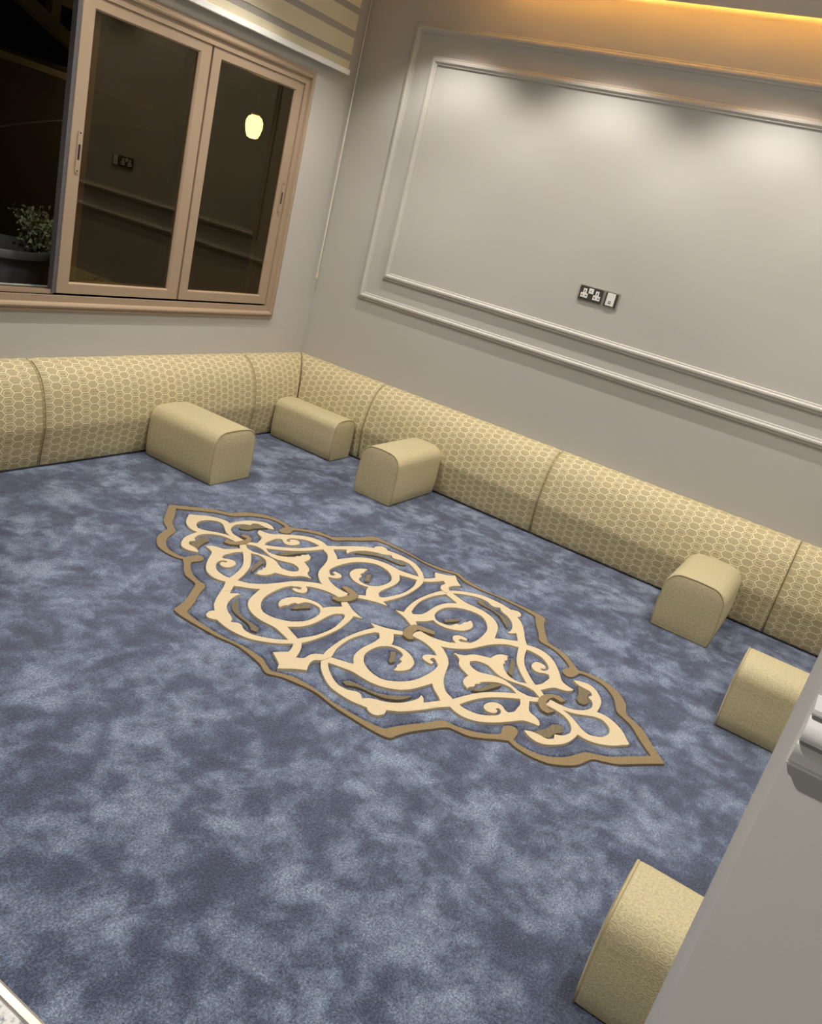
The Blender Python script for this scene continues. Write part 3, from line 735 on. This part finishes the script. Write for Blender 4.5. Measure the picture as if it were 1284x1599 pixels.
# ================================================================== SOCKETS
def plate(name, y0, y1, z0, z1, label, group):
    r = tag(empty(name, (0, (y0+y1)/2, z0)), label, 'socket', group)
    return r
def pbox(name, parent, x0, x1, y0, y1, z0, z1, mat, bev=0.0008):
    l = parent
    off = Vector((0, 0, 0)); q = parent
    while q is not None:
        off += Vector(q.location); q = q.parent
    b = (x0-off.x, x1-off.x, y0-off.y, y1-off.y, z0-off.z, z1-off.z)
    return box(name, b, mat, parent, bev)
sy, sz = -1.8172, 1.3517
s1 = tag(empty('wall_socket', (0, sy-0.073, sz)), 'dark metal double wall socket with white inserts', 'socket')
pbox('back_plate', s1, -0.006, 0.0, sy-0.146, sy, sz, sz+0.086, MAT['steel'])
pbox('face_plate', s1, -0.009, -0.005, sy-0.142, sy-0.004, sz+0.004, sz+0.081, MAT['gunmetal'])
for c in (-0.036, -0.110):
    ins = pbox('socket_insert', s1, -0.0115, -0.008, sy+c-0.010, sy+c+0.010, sz+0.042, sz+0.068, MAT['white'])
    i2 = pbox('socket_insert', s1, -0.0115, -0.008, sy+c-0.021, sy+c+0.021, sz+0.018, sz+0.043, MAT['white'])
    pbox('pin_hole', ins, -0.0121, -0.011, sy+c-0.0025, sy+c+0.0025, sz+0.048, sz+0.060, MAT['black'], 0.0002)
    for d in (-0.011, 0.011):
        pbox('pin_hole', i2, -0.0121, -0.011, sy+c+d-0.0045, sy+c+d+0.0045, sz+0.028, sz+0.033, MAT['black'], 0.0002)
rk = pbox('rocker_switch', s1, -0.0125, -0.008, sy-0.086, sy-0.058, sz+0.046, sz+0.074, MAT['white'], 0.0015)
pbox('switch_mark', rk, -0.0129, -0.012, sy-0.076, sy-0.068, sz+0.056, sz+0.064, MAT['steel'], 0.0002)
s2y = sy-0.152
s2 = tag(empty('wall_switch', (0, s2y-0.043, sz)), 'single wall switch with white rocker in a dark frame', 'switch')
pbox('back_plate', s2, -0.006, 0.0, s2y-0.086, s2y, sz, sz+0.088, MAT['steel'])
pbox('face_plate', s2, -0.009, -0.005, s2y-0.078, s2y-0.005, sz+0.005, sz+0.080, MAT['gunmetal'])
rk = pbox('rocker', s2, -0.0135, -0.008, s2y-0.064, s2y-0.016, sz+0.010, sz+0.078, MAT['white'], 0.002)
# small dark square outline mark low on the rocker
bm = bmesh.new()
for b in ((-0.047, -0.033, 0.022, 0.025), (-0.047, -0.033, 0.033, 0.036), (-0.047, -0.044, 0.022, 0.036), (-0.036, -0.033, 0.022, 0.036)):
    bm_box(bm, -0.0141, -0.0130, b[0]+0.043, b[1]+0.043, b[2], b[3])
mk = new_obj('rocker_mark', bm, MAT['gunmetal'], rk)

# ================================================================== BLIND
BX0, BX1, BY = -3.0, -0.160, -0.060
bl = tag(empty('zebra_blind', (-1.6, 0, 2.2)), 'cream and grey striped roller blind, raised above the window', 'blind')
def bbox(name, x0, x1, y0, y1, z0, z1, mat, bev=0.0):
    return box(name, (x0+1.6, x1+1.6, y0, y1, z0-2.2, z1-2.2), mat, bl, bev)
bbox('bottom_bar', BX0, BX1+0.004, BY-0.012, BY+0.012, 2.235, 2.266, MAT['bar'], 0.004)
z = 2.266; k = 0
edges = [(0.043, 'c'), (0.036, 'g'), (0.090, 'c'), (0.036, 'g'), (0.088, 'c'), (0.036, 'g'), (0.088, 'c'), (0.036, 'g'), (0.06, 'c')]
for dz, c in edges:
    yo = 0.0 if c == 'c' else 0.004
    bbox('cream_band' if c == 'c' else 'grey_band', BX0+0.01, BX1-0.004, BY-0.001+yo, BY+0.001+yo, z, z+dz, MAT['band_cream' if c == 'c' else 'band_grey'])
    z += dz
bbox('cassette', BX0-0.01, BX1+0.012, BY-0.045, BY+0.055, z, z+0.085, MAT['bar'], 0.006)
# bead chain loop with its weight
chx, chy = -0.050, -0.050
pts = []
for k in range(30): 
    f = k/29; pts.append((-0.105+0.062*f**0.8, -0.050, 2.78-(2.78-1.045)*f))
for k in range(30):
    f = k/29; pts.append((-0.034-0.066*(f**1.25), -0.046, 1.045+(2.78-1.045)*f))
pts = [(chx-0.006-0.004*math.sin(math.pi*(k/29)**2), chy, 2.78-1.735*k/29) for k in range(30)] + \
      [(chx+0.006+0.004*math.sin(math.pi*(1-k/29)**2), chy+0.008, 1.045+1.735*k/29) for k in range(30)]
pts = [(x+1.6, y, z-2.2) for x, y, z in pts]
ch = tube('pull_chain', pts, 0.0021, MAT['cord'], bl, 6)
wt_ = lathe('chain_weight', [(0.001, -0.020), (0.006, -0.018), (0.008, 0.0), (0.006, 0.014), (0.002, 0.018)], MAT['brass'], ch, 12)
wt_.location = (chx+1.6, chy+0.004, 1.040-2.2)

# ================================================================== OUTSIDE (night)
structure(boxes('ground', [(-6, 7, 0.2, 7, 0.30, 0.42)], MAT['ground']), 'dark terrace outside the window')
structure(boxes('wall_outside', [(-6, 7, 3.6, 3.75, 0.42, 2.0)], MAT['night_wall']), 'dark boundary wall beyond the terrace')
# lantern
LP = Vector((1.95, 2.52, 1.945))
ln = tag(empty('lantern', LP), 'small ribbed glass lantern glowing yellow outside the right pane', 'lantern')
MAT['lantern'] = emit('lantern_glass', (1.0, 0.76, 0.34, 1), 8.0)
lathe('glass_shade', [(0.022, -0.105), (0.050, -0.095), (0.068, -0.055), (0.080, 0.0), (0.080, 0.045), (0.062, 0.085), (0.030, 0.105)], MAT['lantern'], ln, 60, (0, 0, 0), 10, 0.05)
lathe('cap', [(0.032, 0.100), (0.050, 0.108), (0.030, 0.135), (0.010, 0.150)], MAT['lamp_metal'], ln, 20)
tube('hanger', [(0, 0, 0.145), (0, 0, 0.30), (0, 0.10, 0.36), (0, 1.09, 0.36)], 0.008, MAT['lamp_metal'], ln, 8)
pl = bpy.data.lights.new('lantern_lamp', 'POINT'); pl.energy = 7.0; pl.color = (1, 0.7, 0.3); pl.shadow_soft_size = 0.08
po = bpy.data.objects.new('lantern_lamp', pl); COL.objects.link(po); po.parent = ln; po.location = (0, 0.0, -0.2)

# pot with a small shrub
PX, PY, PZ = -1.87, 0.66, 0.93
pp = tag(empty('potted_shrub', (PX, PY, 0.42)), 'small leafy shrub in a black plastic pot outside the window', 'plant')
H = PZ-0.42
lathe('pot', [(0.205, 0.0), (0.215, 0.02), (0.255, H-0.06), (0.258, H-0.045), (0.280, H-0.042), (0.285, H-0.015), (0.280, H), (0.268, H), (0.262, H-0.03), (0.250, H-0.09), (0.02, H-0.09)], MAT['pot'], pp, 48)
lathe('soil', [(0.02, H-0.088), (0.246, H-0.085), (0.22, H-0.065), (0.02, H-0.055)], MAT['soil'], pp, 32)
SX, SY = 0.215, -0.05
bm = bmesh.new()
tips = []
for k in range(34):
    a = random.uniform(0, 2*math.pi); r = random.uniform(0.02, 0.15)
    tip = Vector((SX+r*math.cos(a), SY+r*math.sin(a), H+random.uniform(0.03, 0.21)-r*0.3))
    base = Vector((SX+random.uniform(-.02, .02), SY+random.uniform(-.02, .02), H-0.07))
    midp = base.lerp(tip, 0.5)+Vector((0, 0, 0.02))
    bm_tube(bm, [base, midp, tip], [0.004, 0.003, 0.0015], 5); tips.append((base, midp, tip))
bmesh.ops.recalc_face_normals(bm, faces=bm.faces)
new_obj('stems', bm, MAT['stem'], pp)
bm = bmesh.new()
for base, midp, tip in tips:
    for k in range(44):
        f = random.uniform(0.25, 1.05); p = midp.lerp(tip, (f-0.5)*2) if f > 0.5 else base.lerp(midp, f*2)
        p = p+Vector((random.gauss(0, .014), random.gauss(0, .014), random.gauss(0, .012)))
        d = Vector((random.gauss(0, 1), random.gauss(0, 1), random.gauss(0.3, .7))).normalized()
        s = d.cross(Vector((random.gauss(0, 1), random.gauss(0, 1), random.gauss(0, 1)))).normalized()
        L = random.uniform(0.016, 0.030); Wd = L*0.36; nrm = d.cross(s)*0.12*L
        v = [bm.verts.new(p), bm.verts.new(p+d*L*0.5+s*Wd+nrm), bm.verts.new(p+d*L), bm.verts.new(p+d*L*0.5-s*Wd+nrm)]
        bm.faces.new(v)
fo = new_obj('foliage', bm, MAT['leaf'], pp); fo['kind'] = 'stuff'

# timber pergola
pg = tag(empty('pergola', (0.0, 2.6, 0.42)), 'dim timber pergola outside the open part of the window', 'pergola')
def beam(name, p, q, wd, parent=pg):
    p = Vector(p); q = Vector(q); d = (q-p); L = d.length; d.normalize()
    u = d.cross(Vector((0, 1, 0))).normalized(); v = Vector((0, 1, 0))
    off = Vector(parent.location)
    bm = bmesh.new()
    c = []
    for e in (p, q):
        for a, b in ((-1, -1), (1, -1), (1, 1), (-1, 1)):
            c.append(bm.verts.new(e-off+u*wd/2*a+v*wd/2*b))
    for f in ((0,1,2,3),(7,6,5,4),(0,4,5,1),(1,5,6,2),(2,6,7,3),(3,7,4,0)): bm.faces.new([c[i] for i in f])
    bmesh.ops.recalc_face_normals(bm, faces=bm.faces)
    return new_obj(name, bm, MAT['timber'], parent)
beam('brace', (-0.80, 2.6, 2.42), (0.55, 2.6, 1.86), 0.085)
beam('post', (-0.20, 2.66, 2.155), (-0.18, 2.66, 2.75), 0.075)
for k in range(4):
    beam('rafter', (-1.2, 2.75+0.25*k, 2.42+0.09*k), (1.4, 2.75+0.25*k, 2.36+0.09*k), 0.06)
beam('tie', (-1.2, 3.1, 1.95), (1.2, 3.1, 1.87), 0.05)
beam('upright', (-1.2, 2.66, 0.42), (-1.2, 2.66, 2.75), 0.09); beam('upright', (1.2, 2.66, 0.42), (1.2, 2.66, 2.75), 0.09)
# sagging cable with pickets behind
cb = [(-0.32+d, 3.0, 1.41+0.36*d-0.12*d*d) for d in [-0.9+0.1*k for k in range(25)]]
tag(tube('cable', cb, 0.009, MAT['wire'], None, 6), 'thin pale cable sagging across the dark outside', 'cable')
